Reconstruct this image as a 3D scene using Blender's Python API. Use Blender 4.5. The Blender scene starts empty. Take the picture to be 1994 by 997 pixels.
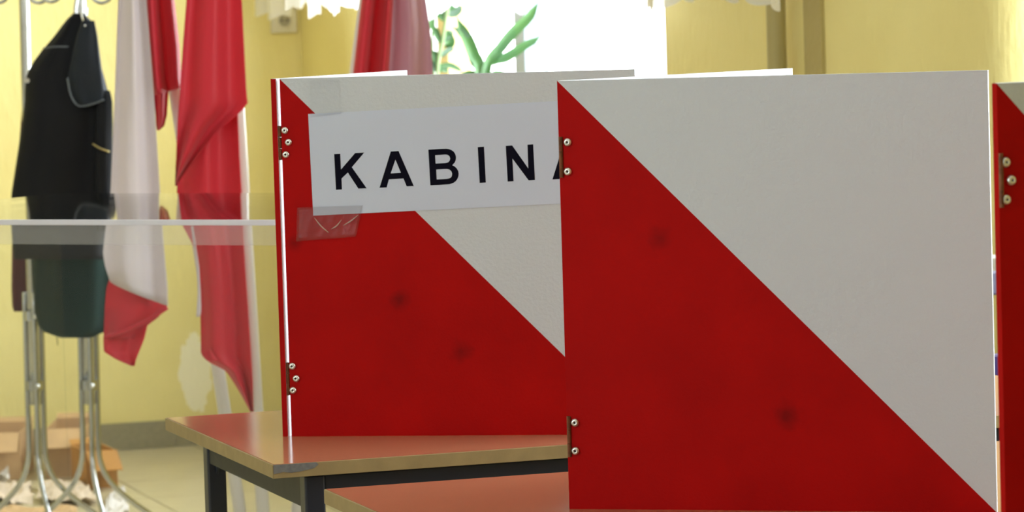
import bpy, bmesh, math, random
from mathutils import Vector, Matrix, noise
random.seed(7)
PI = math.pi
sc = bpy.context.scene
COL = sc.collection

# ------------------------------------------------------------------ camera
FPX, PITCH, ROLL, CAMH = 7000.0, 0.066, 0.030, 1.324
cam = bpy.data.cameras.new('camera')
camo = bpy.data.objects.new('camera', cam)
COL.objects.link(camo)
cam.sensor_width = 36.0
cam.lens = FPX / 1994.0 * 36.0
cam.clip_start, cam.clip_end = 0.05, 200
camo.matrix_world = (Matrix.Translation((0, 0, CAMH)) @ Matrix.Rotation(PI / 2 - PITCH, 4, 'X')
                     @ Matrix.Rotation(-ROLL, 4, 'Z'))
cam.dof.use_dof = True
cam.dof.focus_distance = 4.45
cam.dof.aperture_fstop = 15.0
sc.camera = camo

# ------------------------------------------------------------------ light
world = bpy.data.worlds.new('overcast_sky')
sc.world = world
world.use_nodes = True
bg = world.node_tree.nodes['Background']
bg.inputs['Color'].default_value = (0.93, 0.97, 1.0, 1)
bg.inputs['Strength'].default_value = 1.0
sc.view_settings.view_transform = 'Standard'
sc.view_settings.look = 'None'
sc.view_settings.gamma = 1.0
sc.view_settings.use_curve_mapping = False
sc.view_settings.exposure = 3.6
sc.cycles.use_denoising = True
sc.cycles.max_bounces = 14
sc.cycles.diffuse_bounces = 8
sc.cycles.transparent_max_bounces = 32
sc.cycles.sample_clamp_indirect = 8.0
sc.cycles.caustics_reflective = False
sc.cycles.caustics_refractive = False

# ------------------------------------------------------------------ geometry of the room
RA = math.radians(18.0)
U = Vector((math.cos(RA), math.sin(RA), 0))        # along the desks, towards the window wall
V = Vector((-math.sin(RA), math.cos(RA), 0))       # away from the camera, towards the back wall
CORNER = Vector((-0.6526, 11.5007, 0))             # back wall meets window wall
ROOM_W, ROOM_L, ROOM_H = 6.2, 14.0, 3.2


def room(t, w, z):
    """t metres from the back wall, w metres from the window wall, z up"""
    return CORNER - V * t - U * w + Vector((0, 0, z))


def ray(px, py):
    X, Y = px - 997.0, py - 498.5
    cr, sr = math.cos(ROLL), math.sin(ROLL)
    x, y = X * cr - Y * sr, X * sr + Y * cr
    c, s = math.cos(PITCH), math.sin(PITCH)
    return Vector((x, FPX * c - y * s, -FPX * s - y * c)) / FPX


CAMP = Vector((0, 0, CAMH))


def aty(px, py, Y):
    r = ray(px, py)
    return CAMP + r * (Y / r.y)


def onz(px, py, z):
    r = ray(px, py)
    return CAMP + r * ((z - CAMH) / r.z)


def onplane(px, py, p, n):
    r = ray(px, py)
    return CAMP + r * ((p - CAMP).dot(n) / r.dot(n))


# portals that steer the sky light through the window openings
SILL, HEAD = 0.86, 3.0
WINDOWS = [(0.66, 3.31), (5.09, 7.70)]
LEFTWIN = [(9.0, 10.5)]


def portal(name, centre, right, width, height, inward):
    l = bpy.data.lights.new(name, 'AREA')
    l.shape = 'RECTANGLE'
    l.size, l.size_y = width, height
    l.cycles.is_portal = True
    o = bpy.data.objects.new(name, l)
    COL.objects.link(o)
    z = -inward
    y = Vector((0, 0, 1))
    x = y.cross(z)
    m = Matrix((x, y, z)).transposed().to_4x4()
    m.translation = centre
    o.matrix_world = m


for a, b in WINDOWS:
    portal('window_portal', room((a + b) / 2, -0.34, (SILL + HEAD) / 2), V, b - a, HEAD - SILL, -U)
for a, b in LEFTWIN:
    portal('window_portal', room((a + b) / 2, ROOM_W + 0.34, (SILL + HEAD) / 2), V, b - a, HEAD - SILL, U)


# ------------------------------------------------------------------ materials
def nodes(name):
    m = bpy.data.materials.new(name)
    m.use_nodes = True
    nt = m.node_tree
    return m, nt, nt.nodes['Principled BSDF']


def mat(name, col, rough=0.6, metal=0.0, var=0.0, vscale=8.0, bump=0.0, bscale=60.0, spec=0.5, coat=0.0,
        detail=4.0, stretch=None, col2=None):
    m, nt, p = nodes(name)
    p.inputs['Roughness'].default_value = rough
    p.inputs['Metallic'].default_value = metal
    p.inputs['Specular IOR Level'].default_value = spec
    p.inputs['Coat Weight'].default_value = coat
    p.inputs['Coat Roughness'].default_value = 0.08
    p.inputs['Base Color'].default_value = (*col, 1)
    tc = nt.nodes.new('ShaderNodeTexCoord')
    mp = nt.nodes.new('ShaderNodeMapping')
    nt.links.new(tc.outputs['Object'], mp.inputs[0])
    if stretch:
        mp.inputs['Scale'].default_value = stretch
    if var > 0 or col2:
        n = nt.nodes.new('ShaderNodeTexNoise')
        n.inputs['Scale'].default_value = vscale
        n.inputs['Detail'].default_value = detail
        nt.links.new(mp.outputs[0], n.inputs['Vector'])
        r = nt.nodes.new('ShaderNodeValToRGB')
        r.color_ramp.elements[0].position = 0.3
        r.color_ramp.elements[1].position = 0.7
        c2 = col2 or tuple(max(0, c * (1 - var)) for c in col)
        r.color_ramp.elements[0].color = (*c2, 1)
        r.color_ramp.elements[1].color = (*col, 1)
        nt.links.new(n.outputs['Fac'], r.inputs[0])
        nt.links.new(r.outputs[0], p.inputs['Base Color'])
    if bump > 0:
        n2 = nt.nodes.new('ShaderNodeTexNoise')
        n2.inputs['Scale'].default_value = bscale
        n2.inputs['Detail'].default_value = 3
        nt.links.new(mp.outputs[0], n2.inputs['Vector'])
        b = nt.nodes.new('ShaderNodeBump')
        b.inputs['Strength'].default_value = bump
        b.inputs['Distance'].default_value = 0.01
        nt.links.new(n2.outputs['Fac'], b.inputs['Height'])
        nt.links.new(b.outputs[0], p.inputs['Normal'])
    return m


def cloth_mat(name, col, trans=0.35, var=0.12):
    m, nt, p = nodes(name)
    p.inputs['Base Color'].default_value = (*col, 1)
    p.inputs['Roughness'].default_value = 0.55
    p.inputs['Sheen Weight'].default_value = 0.2
    t = nt.nodes.new('ShaderNodeBsdfTranslucent')
    t.inputs['Color'].default_value = (*col, 1)
    mx = nt.nodes.new('ShaderNodeMixShader')
    mx.inputs[0].default_value = trans
    nt.links.new(p.outputs[0], mx.inputs[1])
    nt.links.new(t.outputs[0], mx.inputs[2])
    nt.links.new(mx.outputs[0], nt.nodes['Material Output'].inputs[0])
    tc = nt.nodes.new('ShaderNodeTexCoord')
    n2 = nt.nodes.new('ShaderNodeTexNoise')
    n2.inputs['Scale'].default_value = 400
    nt.links.new(tc.outputs['Object'], n2.inputs['Vector'])
    b = nt.nodes.new('ShaderNodeBump')
    b.inputs['Strength'].default_value = 0.08
    nt.links.new(n2.outputs['Fac'], b.inputs['Height'])
    nt.links.new(b.outputs[0], p.inputs['Normal'])
    return m


def clear_mat(name, tint, haze=0.03, gloss_rough=0.03, f0=0.04, hazecol=(0.9, 0.9, 0.95), bump=0.0, bscale=30):
    """clear plastic sheet: straight-through view, Fresnel reflection, a trace of haze"""
    m = bpy.data.materials.new(name)
    m.use_nodes = True
    nt = m.node_tree
    nt.nodes.remove(nt.nodes['Principled BSDF'])
    N = nt.nodes.new
    tr = N('ShaderNodeBsdfTransparent')
    tr.inputs[0].default_value = (*tint, 1)
    gl = N('ShaderNodeBsdfGlossy')
    gl.inputs['Roughness'].default_value = gloss_rough
    df = N('ShaderNodeBsdfDiffuse')
    df.inputs[0].default_value = (*hazecol, 1)
    lw = N('ShaderNodeLayerWeight')
    lw.inputs['Blend'].default_value = 0.5
    pw = N('ShaderNodeMath'); pw.operation = 'POWER'; pw.inputs[1].default_value = 5.0
    ma = N('ShaderNodeMath'); ma.operation = 'MULTIPLY_ADD'
    ma.inputs[1].default_value = 1 - f0
    ma.inputs[2].default_value = f0
    nt.links.new(lw.outputs['Facing'], pw.inputs[0])
    nt.links.new(pw.outputs[0], ma.inputs[0])
    m1 = N('ShaderNodeMixShader'); m1.inputs[0].default_value = haze
    nt.links.new(tr.outputs[0], m1.inputs[1]); nt.links.new(df.outputs[0], m1.inputs[2])
    m2 = N('ShaderNodeMixShader')
    nt.links.new(ma.outputs[0], m2.inputs[0])
    nt.links.new(m1.outputs[0], m2.inputs[1]); nt.links.new(gl.outputs[0], m2.inputs[2])
    nt.links.new(m2.outputs[0], nt.nodes['Material Output'].inputs[0])
    if bump:
        tc = N('ShaderNodeTexCoord')
        n2 = N('ShaderNodeTexNoise'); n2.inputs['Scale'].default_value = bscale
        b = N('ShaderNodeBump'); b.inputs['Strength'].default_value = bump
        b.inputs['Distance'].default_value = 0.01
        nt.links.new(tc.outputs['Object'], n2.inputs['Vector'])
        nt.links.new(n2.outputs['Fac'], b.inputs['Height'])
        nt.links.new(b.outputs[0], gl.inputs['Normal'])
    return m


def red_paint(knots=()):
    """red paint over pine board: a few dark knots show through at the given spots (panel-local x, y, z)"""
    m, nt, p = nodes('red_paint_knotty')
    N = nt.nodes.new
    p.inputs['Roughness'].default_value = 0.5
    p.inputs['Specular IOR Level'].default_value = 0.05
    tc = N('ShaderNodeTexCoord')
    n = N('ShaderNodeTexNoise'); n.inputs['Scale'].default_value = 9; n.inputs['Detail'].default_value = 6
    nt.links.new(tc.outputs['Object'], n.inputs['Vector'])
    r = N('ShaderNodeValToRGB')
    r.color_ramp.elements[0].position = 0.3; r.color_ramp.elements[0].color = (0.345, 0.0030, 0.0028, 1)
    r.color_ramp.elements[1].position = 0.7; r.color_ramp.elements[1].color = (0.425, 0.0038, 0.0032, 1)
    nt.links.new(n.outputs['Fac'], r.inputs[0])
    out = r.outputs[0]
    w = N('ShaderNodeTexNoise'); w.inputs['Scale'].default_value = 70; w.inputs['Detail'].default_value = 3
    nt.links.new(tc.outputs['Object'], w.inputs['Vector'])
    for c, rad, k in knots:
        d = N('ShaderNodeVectorMath'); d.operation = 'DISTANCE'; d.inputs[1].default_value = c
        nt.links.new(tc.outputs['Object'], d.inputs[0])
        sc_ = N('ShaderNodeMath'); sc_.operation = 'MULTIPLY_ADD'; sc_.inputs[1].default_value = 1.0 / rad
        nz = N('ShaderNodeMath'); nz.operation = 'MULTIPLY_ADD'; nz.inputs[1].default_value = 1.6; nz.inputs[2].default_value = -0.8
        nt.links.new(w.outputs['Fac'], nz.inputs[0])
        nt.links.new(d.outputs['Value'], sc_.inputs[0]); nt.links.new(nz.outputs[0], sc_.inputs[2])
        rr = N('ShaderNodeMapRange'); rr.inputs['From Min'].default_value = 0.1; rr.inputs['From Max'].default_value = 1.5
        rr.inputs['To Min'].default_value = k; rr.inputs['To Max'].default_value = 0.0
        nt.links.new(sc_.outputs[0], rr.inputs['Value'])
        mx = N('ShaderNodeMixRGB'); mx.inputs[2].default_value = (0.10, 0.004, 0.004, 1)
        nt.links.new(rr.outputs[0], mx.inputs[0]); nt.links.new(out, mx.inputs[1])
        out = mx.outputs[0]
    nt.links.new(out, p.inputs['Base Color'])
    n2 = N('ShaderNodeTexNoise'); n2.inputs['Scale'].default_value = 260; n2.inputs['Detail'].default_value = 2
    b = N('ShaderNodeBump'); b.inputs['Strength'].default_value = 0.12; b.inputs['Distance'].default_value = 0.002
    nt.links.new(tc.outputs['Object'], n2.inputs['Vector'])
    nt.links.new(n2.outputs['Fac'], b.inputs['Height']); nt.links.new(b.outputs[0], p.inputs['Normal'])
    return m


def wall_paint(name, patch=None):
    m, nt, p = nodes(name)
    N = nt.nodes.new
    p.inputs['Roughness'].default_value = 0.65
    tc = N('ShaderNodeTexCoord')
    n = N('ShaderNodeTexNoise'); n.inputs['Scale'].default_value = 1.7; n.inputs['Detail'].default_value = 5
    nt.links.new(tc.outputs['Object'], n.inputs['Vector'])
    r = N('ShaderNodeValToRGB')
    r.color_ramp.elements[0].position = 0.35; r.color_ramp.elements[0].color = (0.74, 0.635, 0.255, 1)
    r.color_ramp.elements[1].position = 0.65; r.color_ramp.elements[1].color = (0.79, 0.695, 0.30, 1)
    nt.links.new(n.outputs['Fac'], r.inputs[0])
    out = r.outputs[0]
    if patch:
        # a plastered-over repair with ragged edges: distance to its centre line, roughened with noise
        c, hx, hz = patch
        sub = N('ShaderNodeVectorMath'); sub.operation = 'SUBTRACT'; sub.inputs[1].default_value = c
        nt.links.new(tc.outputs['Object'], sub.inputs[0])
        dn = N('ShaderNodeTexNoise'); dn.inputs['Scale'].default_value = 26; dn.inputs['Detail'].default_value = 4
        nt.links.new(tc.outputs['Object'], dn.inputs['Vector'])
        ln = N('ShaderNodeVectorMath'); ln.operation = 'MULTIPLY'; ln.inputs[1].default_value = (1 / hx, 1 / hx, 1 / hz)
        nt.links.new(sub.outputs[0], ln.inputs[0])
        l = N('ShaderNodeVectorMath'); l.operation = 'LENGTH'
        nt.links.new(ln.outputs[0], l.inputs[0])
        ad = N('ShaderNodeMath'); ad.operation = 'MULTIPLY_ADD'; ad.inputs[1].default_value = 0.9; ad.inputs[2].default_value = -0.45
        nt.links.new(dn.outputs['Fac'], ad.inputs[0])
        ad2 = N('ShaderNodeMath'); ad2.operation = 'ADD'
        nt.links.new(l.outputs['Value'], ad2.inputs[0]); nt.links.new(ad.outputs[0], ad2.inputs[1])
        lt = N('ShaderNodeMath'); lt.operation = 'LESS_THAN'; lt.inputs[1].default_value = 1.0
        nt.links.new(ad2.outputs[0], lt.inputs[0])
        mx = N('ShaderNodeMixRGB'); mx.inputs[2].default_value = (0.88, 0.84, 0.64, 1)
        nt.links.new(lt.outputs[0], mx.inputs[0]); nt.links.new(out, mx.inputs[1])
        out = mx.outputs[0]
    nt.links.new(out, p.inputs['Base Color'])
    n2 = N('ShaderNodeTexNoise'); n2.inputs['Scale'].default_value = 38; n2.inputs['Detail'].default_value = 5
    mp = N('ShaderNodeMapping'); mp.inputs['Scale'].default_value = (1, 1, 0.35)
    nt.links.new(tc.outputs['Object'], mp.inputs[0]); nt.links.new(mp.outputs[0], n2.inputs['Vector'])
    b = N('ShaderNodeBump'); b.inputs['Strength'].default_value = 0.35; b.inputs['Distance'].default_value = 0.012
    nt.links.new(n2.outputs['Fac'], b.inputs['Height']); nt.links.new(b.outputs[0], p.inputs['Normal'])
    return m


M = {}
M['wall'] = wall_paint('yellow_wall_paint')
M['offwhite'] = mat('offwhite_wall_paint', (0.74, 0.74, 0.72), 0.7)
M['ceiling'] = mat('white_ceiling', (0.82, 0.82, 0.78), 0.8)
M['frame_white'] = mat('white_window_frame', (0.80, 0.82, 0.84), 0.35)
M['frame_blue'] = mat('blue_grey_window_frame', (0.40, 0.46, 0.52), 0.4)
M['cream'] = mat('cream_paint', (0.78, 0.62, 0.30), 0.5)
M['red'] = red_paint()
M['white'] = mat('white_booth_paint', (0.575, 0.62, 0.69), 0.5, bump=0.10, bscale=220, spec=0.25)
M['paper'] = mat('white_paper', (0.565, 0.63, 0.80), 0.7, bump=0.03, bscale=20)
M['ink'] = mat('black_ink', (0.006, 0.006, 0.014), 0.9, spec=0.05)
M['steel'] = mat('rivet_steel', (0.72, 0.72, 0.70), 0.28, 1.0)
M['hole'] = mat('rivet_bore', (0.02, 0.02, 0.03), 0.5)
M['hinge'] = mat('rusty_hinge', (0.22, 0.075, 0.03), 0.5, 0.5, var=0.5, vscale=200)
M['tabletop'] = mat('brown_laminate', (0.44, 0.20, 0.112), 0.13, var=0.18, vscale=14, stretch=(1, 14, 14), spec=0.6)
M['edge'] = mat('light_wood_edge', (0.31, 0.22, 0.095), 0.5, var=0.2, vscale=30, bump=0.05)
M['chip'] = mat('bare_chipboard_grey', (0.16, 0.155, 0.15), 0.8, var=0.3, vscale=150)
M['frame_black'] = mat('black_blue_steel', (0.010, 0.013, 0.026), 0.38)
M['frame_worn'] = mat('worn_grey_steel', (0.030, 0.031, 0.031), 0.5, spec=0.25, var=0.3, vscale=60)
M['chrome'] = mat('chrome_tube', (0.50, 0.51, 0.52), 0.12, 1.0)
M['black_cloth'] = mat('black_cloth', (0.005, 0.006, 0.010), 0.75, bump=0.2, bscale=25, spec=0.25)
M['navy_cloth'] = mat('blue_black_cloth', (0.007, 0.012, 0.022), 0.6, bump=0.2, bscale=25, spec=0.3)
M['green_cloth'] = mat('dark_green_cloth', (0.004, 0.022, 0.020), 0.85, bump=0.2, bscale=25, spec=0.2)
M['maroon_cloth'] = mat('maroon_cloth', (0.075, 0.012, 0.022), 0.85, bump=0.2, bscale=25, spec=0.2)
M['piping'] = mat('grey_piping', (0.10, 0.12, 0.15), 0.4)
M['zip'] = mat('brass_zip', (0.35, 0.28, 0.12), 0.35, 0.8)
M['flag_red'] = cloth_mat('flag_red_cloth', (0.60, 0.018, 0.040), 0.35)
M['flag_white'] = cloth_mat('flag_white_cloth', (0.72, 0.66, 0.70), 0.30)
M['flag_mauve'] = cloth_mat('flag_mauve_cloth', (0.42, 0.19, 0.25), 0.15)
M['pole'] = mat('white_pole', (0.66, 0.63, 0.62), 0.4)
M['lace'] = cloth_mat('white_lace', (0.86, 0.86, 0.88), 0.55)
M['sheer'] = cloth_mat('white_sheer_net', (0.86, 0.86, 0.88), 0.55)
for _m, _open in ((M['lace'], 0.1), (M['sheer'], 0.85)):      # how open the weave is
    _nt = _m.node_tree
    _mx = _nt.nodes.new('ShaderNodeMixShader'); _mx.inputs[0].default_value = _open
    _tr = _nt.nodes.new('ShaderNodeBsdfTransparent')
    _old = _nt.nodes['Material Output'].inputs[0].links[0].from_socket
    _nt.links.new(_old, _mx.inputs[1]); _nt.links.new(_tr.outputs[0], _mx.inputs[2])
    _nt.links.new(_mx.outputs[0], _nt.nodes['Material Output'].inputs[0])
M['acrylic'] = clear_mat('clear_acrylic', (0.975, 0.982, 0.985), haze=0.004, f0=0.005)
M['acrylic_skirt'] = clear_mat('clear_acrylic_hazed', (0.97, 0.97, 0.97), haze=0.10, f0=0.02)  # hazy reflected band under the lid, put in as pale diffuse colour
M['acrylic_edge'] = clear_mat('clear_acrylic_edge', (0.75, 0.76, 0.80), haze=0.8, hazecol=(0.82, 0.82, 0.92))
M['glass'] = clear_mat('window_glass', (0.97, 0.985, 0.98), haze=0.0, gloss_rough=0.01)
M['tape'] = clear_mat('clear_tape', (0.95, 0.94, 0.94), haze=0.014, gloss_rough=0.25, f0=0.015, bump=0.12, bscale=45)
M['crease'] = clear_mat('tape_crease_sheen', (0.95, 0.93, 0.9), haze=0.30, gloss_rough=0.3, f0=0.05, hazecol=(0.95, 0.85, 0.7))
M['tape_faint'] = clear_mat('clear_tape_flat', (1.0, 1.0, 1.0), haze=0.004, gloss_rough=0.25, f0=0.004, bump=0.2, bscale=45)
M['tile_floor'] = mat('beige_floor_tile', (0.56, 0.49, 0.33), 0.28, var=0.15, vscale=7)
M['grout'] = mat('tile_grout', (0.40, 0.36, 0.27), 0.8)
M['tile_base'] = mat('grey_baseboard_tile', (0.30, 0.27, 0.18), 0.45, var=0.2, vscale=90)
M['carton'] = mat('brown_cardboard', (0.62, 0.40, 0.21), 0.75, var=0.25, vscale=9)
M['carton_dark'] = mat('orange_brown_cardboard', (0.50, 0.24, 0.06), 0.75, var=0.25, vscale=9)
M['kraft'] = mat('pale_packing_paper', (0.76, 0.62, 0.50), 0.75, var=0.35, vscale=7)
M['pale'] = mat('white_packing_paper', (0.72, 0.68, 0.68), 0.7, var=0.1, vscale=9)
M['socket'] = mat('ivory_plastic', (0.66, 0.62, 0.48), 0.35)
M['dark'] = mat('dark_void', (0.05, 0.045, 0.035), 0.6)
M['leaf'] = mat('green_leaf', (0.075, 0.20, 0.045), 0.35, var=0.4, vscale=12, col2=(0.045, 0.14, 0.05))
M['leaf_grey'] = mat('grey_green_leaf', (0.12, 0.22, 0.14), 0.4, var=0.3, vscale=12)
M['stem'] = mat('pale_stem', (0.30, 0.42, 0.20), 0.45)
M['terracotta'] = mat('terracotta', (0.42, 0.15, 0.07), 0.8)
M['soil'] = mat('soil', (0.03, 0.02, 0.012), 0.95)
M['pipe'] = mat('olive_pipe_paint', (0.42, 0.36, 0.16), 0.35)
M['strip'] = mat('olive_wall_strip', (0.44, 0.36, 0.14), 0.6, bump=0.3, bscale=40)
M['slate_plastic'] = mat('slate_blue_plastic', (0.10, 0.10, 0.17), 0.4)
M['indigo_plastic'] = mat('indigo_plastic', (0.035, 0.022, 0.13), 0.4)


# ------------------------------------------------------------------ builders
def box_vf(o, x, y, z):
    """box from corner o with edge vectors x, y, z"""
    v = [o, o + x, o + x + y, o + y, o + z, o + x + z, o + x + y + z, o + y + z]
    f = [(0, 3, 2, 1), (4, 5, 6, 7), (0, 1, 5, 4), (1, 2, 6, 5), (2, 3, 7, 6), (3, 0, 4, 7)]
    return v, f


def merge(*parts):
    v, f = [], []
    for a, b in parts:
        n = len(v)
        v += a
        f += [tuple(i + n for i in q) for q in b]
    return v, f


def mesh_of(name, v, f, mats, origin=Vector((0, 0, 0)), fm=None, smooth=False, bevel=0.0):
    me = bpy.data.meshes.new(name)
    me.from_pydata([tuple(Vector(p) - origin) for p in v], [], f)
    for m in (mats if isinstance(mats, (list, tuple)) else [mats]):
        me.materials.append(m)
    if fm:
        for i, k in enumerate(fm):
            me.polygons[i].material_index = k
    bm = bmesh.new()
    bm.from_mesh(me)
    bmesh.ops.recalc_face_normals(bm, faces=bm.faces)
    if bevel > 0:
        ed = [e for e in bm.edges if len(e.link_faces) == 2 and e.calc_face_angle(0) > 0.5]
        bmesh.ops.bevel(bm, geom=ed, offset=bevel, segments=2, affect='EDGES', profile=0.5)
    bm.to_mesh(me)
    bm.free()
    if smooth:
        for p in me.polygons:
            p.use_smooth = True
    me.update()
    return me


def link(name, data, parent=None, loc=None):
    o = bpy.data.objects.new(name, data)
    COL.objects.link(o)
    if parent is not None:
        o.parent = parent
    if loc is not None:
        o.location = loc
    return o


def thing(name, label, cat, base, group=None):
    o = bpy.data.objects.new(name, None)
    COL.objects.link(o)
    o.empty_display_size = 0.1
    o.location = base
    o['label'], o['category'] = label, cat
    if group:
        o['group'] = group
    o['root'] = 1
    del o['root']
    ORIG[o.name] = Vector(base)
    return o


ORIG = {}


def org(p):
    while p.parent is not None:
        p = p.parent
    return ORIG.get(p.name, Vector((0, 0, 0)))


def part(parent, name, vf, mats, fm=None, smooth=False, bevel=0.0, label=None):
    o = link(name, mesh_of(name, vf[0], vf[1], mats, org(parent), fm, smooth, bevel), parent)
    if label:
        o['label'] = label
    return o


def single(name, vf, mats, base, label, cat, group=None, **k):
    o = link(name, mesh_of(name, vf[0], vf[1], mats, Vector(base), **k), None, base)
    ORIG[o.name] = Vector(base)
    o['label'], o['category'] = label, cat
    if group:
        o['group'] = group
    return o


def struct(name, vf=None, mats=None, **k):
    if vf is None:
        o = link(name, None)
    else:
        o = link(name, mesh_of(name, vf[0], vf[1], mats, **k))
    o['kind'] = 'structure'
    ORIG[o.name] = Vector((0, 0, 0))
    return o


def tube(pts, rad, n=10, cap=True):
    pts = [Vector(p) for p in pts]
    rads = rad if isinstance(rad, (list, tuple)) else [rad] * len(pts)
    v, f = [], []
    prev = None
    for i, p in enumerate(pts):
        t = (pts[min(i + 1, len(pts) - 1)] - pts[max(i - 1, 0)]).normalized()
        if prev is None:
            a = Vector((0, 1, 0)) if abs(t.y) < 0.9 else Vector((1, 0, 0))
            prev = t.cross(a).normalized()
        nx = (prev - t * prev.dot(t)).normalized()
        ny = t.cross(nx)
        prev = nx
        for k in range(n):
            a = 2 * PI * k / n
            v.append(p + (nx * math.cos(a) + ny * math.sin(a)) * rads[i])
        if i:
            b, c = (i - 1) * n, i * n
            for k in range(n):
                f.append((b + k, b + (k + 1) % n, c + (k + 1) % n, c + k))
    if cap:
        f.append(tuple(range(n))[::-1])
        f.append(tuple(range(len(v) - n, len(v))))
    return v, f


def smooth_path(pts, k=6):
    """Catmull-Rom through the points"""
    P = [Vector(p) for p in pts]
    P = [P[0] * 2 - P[1]] + P + [P[-1] * 2 - P[-2]]
    out = []
    for i in range(1, len(P) - 2):
        for j in range(k):
            t = j / k
            a, b, c, d = P[i - 1:i + 3]
            out.append(0.5 * (2 * b + (c - a) * t + (2 * a - 5 * b + 4 * c - d) * t * t + (3 * b - a - 3 * c + d) * t ** 3))
    out.append(P[-2])
    return out


def interp(rows, y):
    """smooth-ish interpolation of rows [(y, a, b)]"""
    if y <= rows[0][0]:
        return rows[0][1:]
    for r, s in zip(rows, rows[1:]):
        if y <= s[0]:
            t = (y - r[0]) / (s[0] - r[0])
            return tuple(p + (q - p) * t for p, q in zip(r[1:], s[1:]))
    return rows[-1][1:]


def cloth(rows, Y, amp=0.03, waves=2.0, phase=0.0, drift=1.0, nc=40, nr=60, tilt=0.0, thick=0.0015, bulge=0.0,
          yoff=None):
    """hanging cloth: rows (py, px_left, px_right) give the hem and edges, folds run in depth"""
    amp *= 0.75
    y0, y1 = rows[0][0], rows[-1][0]
    grid = []
    for j in range(nr + 1):
        py = y0 + (y1 - y0) * j / nr
        a, b = interp(rows, py)
        for i in range(nc + 1):
            s = i / nc
            px = a + (b - a) * s
            jj = j / nr
            d = amp * math.sin(2 * PI * waves * s + phase + drift * jj) + 0.12 * amp * math.sin(2 * PI * waves * 2.3 * s + 1.7 * phase - 2 * drift * jj)
            d += tilt * (s - 0.5) + bulge * (1 - (2 * s - 1) ** 2)
            yy = py + (yoff(s, jj) if yoff else 0)
            grid.append(aty(px, yy, Y + d))
    v = list(grid)
    f = []
    W = nc + 1
    for j in range(nr):
        for i in range(nc):
            f.append((j * W + i, j * W + i + 1, (j + 1) * W + i + 1, (j + 1) * W + i))
    # back layer for thickness
    n = len(v)
    v += [p + Vector((0, thick, 0)) for p in grid]
    f += [tuple(k + n for k in q[::-1]) for q in f[:]]
    rim = [i for i in range(W)] + [j * W + nc for j in range(1, nr + 1)] + [nr * W + i for i in range(nc - 1, -1, -1)] + [j * W for j in range(nr - 1, 0, -1)]
    for a, b in zip(rim, rim[1:] + rim[:1]):
        f.append((a, b, b + n, a + n))
    return v, f


def garment(rows, Y, depth, nr=40, n=36, folds=0.012, fw=5, seed=0.0):
    """closed hollow-looking garment body from its outline rows (py, px_left, px_right)"""
    v, f = [], []
    y0, y1 = rows[0][0], rows[-1][0]
    for j in range(nr + 1):
        t = j / nr
        py = y0 + (y1 - y0) * t
        a, b = interp(rows, py)
        dd = depth * min(1.0, 0.35 + 1.6 * t)
        for k in range(n):
            an = 2 * PI * k / n
            c, s = math.cos(an), math.sin(an)
            c = math.copysign(abs(c) ** 0.8, c)
            s = math.copysign(abs(s) ** 0.8, s)
            px = (a + b) / 2 + (b - a) / 2 * c
            fo = folds * t * math.sin(fw * an * 1.0 + seed + 3 * t) + folds * 0.6 * math.sin(2.3 * fw * c + seed * 2)
            v.append(aty(px, py, Y + dd * s + fo))
    for j in range(nr):
        for k in range(n):
            f.append((j * n + k, j * n + (k + 1) % n, (j + 1) * n + (k + 1) % n, (j + 1) * n + k))
    f.append(tuple(range(n))[::-1])
    f.append(tuple(range(nr * n, nr * n + n)))
    return v, f


# ------------------------------------------------------------------ room shell
ZUP = Vector((0, 0, 1))


def rbox(t0, t1, w0, w1, z0, z1):
    return box_vf(room(t0, w0, z0), -V * (t1 - t0), -U * (w1 - w0), ZUP * (z1 - z0))


pc = onplane(380, 730, room(0, 0, 0), V)
M['wall_patched'] = wall_paint('yellow_wall_paint_patched', (tuple(pc), 0.052, 0.125))
TH = 0.36
struct('wall_back', rbox(-TH, 0, -TH, ROOM_W + TH, -0.1, ROOM_H), M['wall_patched'])


def rounded_pier(t0, t1, r, w0, w1):
    """wall length whose near end turns into the window reveal with a plaster round of radius r"""
    pf = [(t0, w1), (t1 - r, w1)] + [(t1 - r + r * math.sin(k * PI / 24), w1 - r + r * math.cos(k * PI / 24)) for k in range(1, 13)] + [(t1, w0), (t0, w0)]
    n = len(pf)
    v = [room(t, w, -0.1) for t, w in pf] + [room(t, w, ROOM_H) for t, w in pf]
    f = [tuple(range(n)), tuple(range(n, 2 * n))] + [(i, (i + 1) % n, n + (i + 1) % n, n + i) for i in range(n)]
    return v, f


def windowed_wall(name, wins, w0, w1, m=None, rounds=None):
    ps, cur = [], 0.0
    for k, (a, b) in enumerate(wins):
        if rounds:
            ps.append(rounded_pier(cur, a, rounds[k], w0, w1))
        else:
            ps.append(rbox(cur, a, w0, w1, -0.1, ROOM_H))
        ps.append(rbox(a, b, w0, w1, -0.1, SILL - 0.03))
        ps.append(rbox(a, b, w0, w1, HEAD, ROOM_H))
        cur = b
    ps.append(rbox(cur, ROOM_L, w0, w1, -0.1, ROOM_H))
    return struct(name, merge(*ps), m or M['wall'])


windowed_wall('wall_right', WINDOWS, -TH, 0, rounds=(0.14, 0.09))
windowed_wall('wall_left', LEFTWIN, ROOM_W, ROOM_W + TH, M['offwhite'])
struct('wall_front', rbox(ROOM_L, ROOM_L + TH, -TH, ROOM_W + TH, -0.1, ROOM_H), M['offwhite'])
struct('ceiling', rbox(-TH, ROOM_L + TH, -TH, ROOM_W + TH, ROOM_H, ROOM_H + 0.2), M['ceiling'])
fl = struct('floor', rbox(-TH, ROOM_L + TH, -TH, ROOM_W + TH, -0.2, -0.003), M['grout'])
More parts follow.
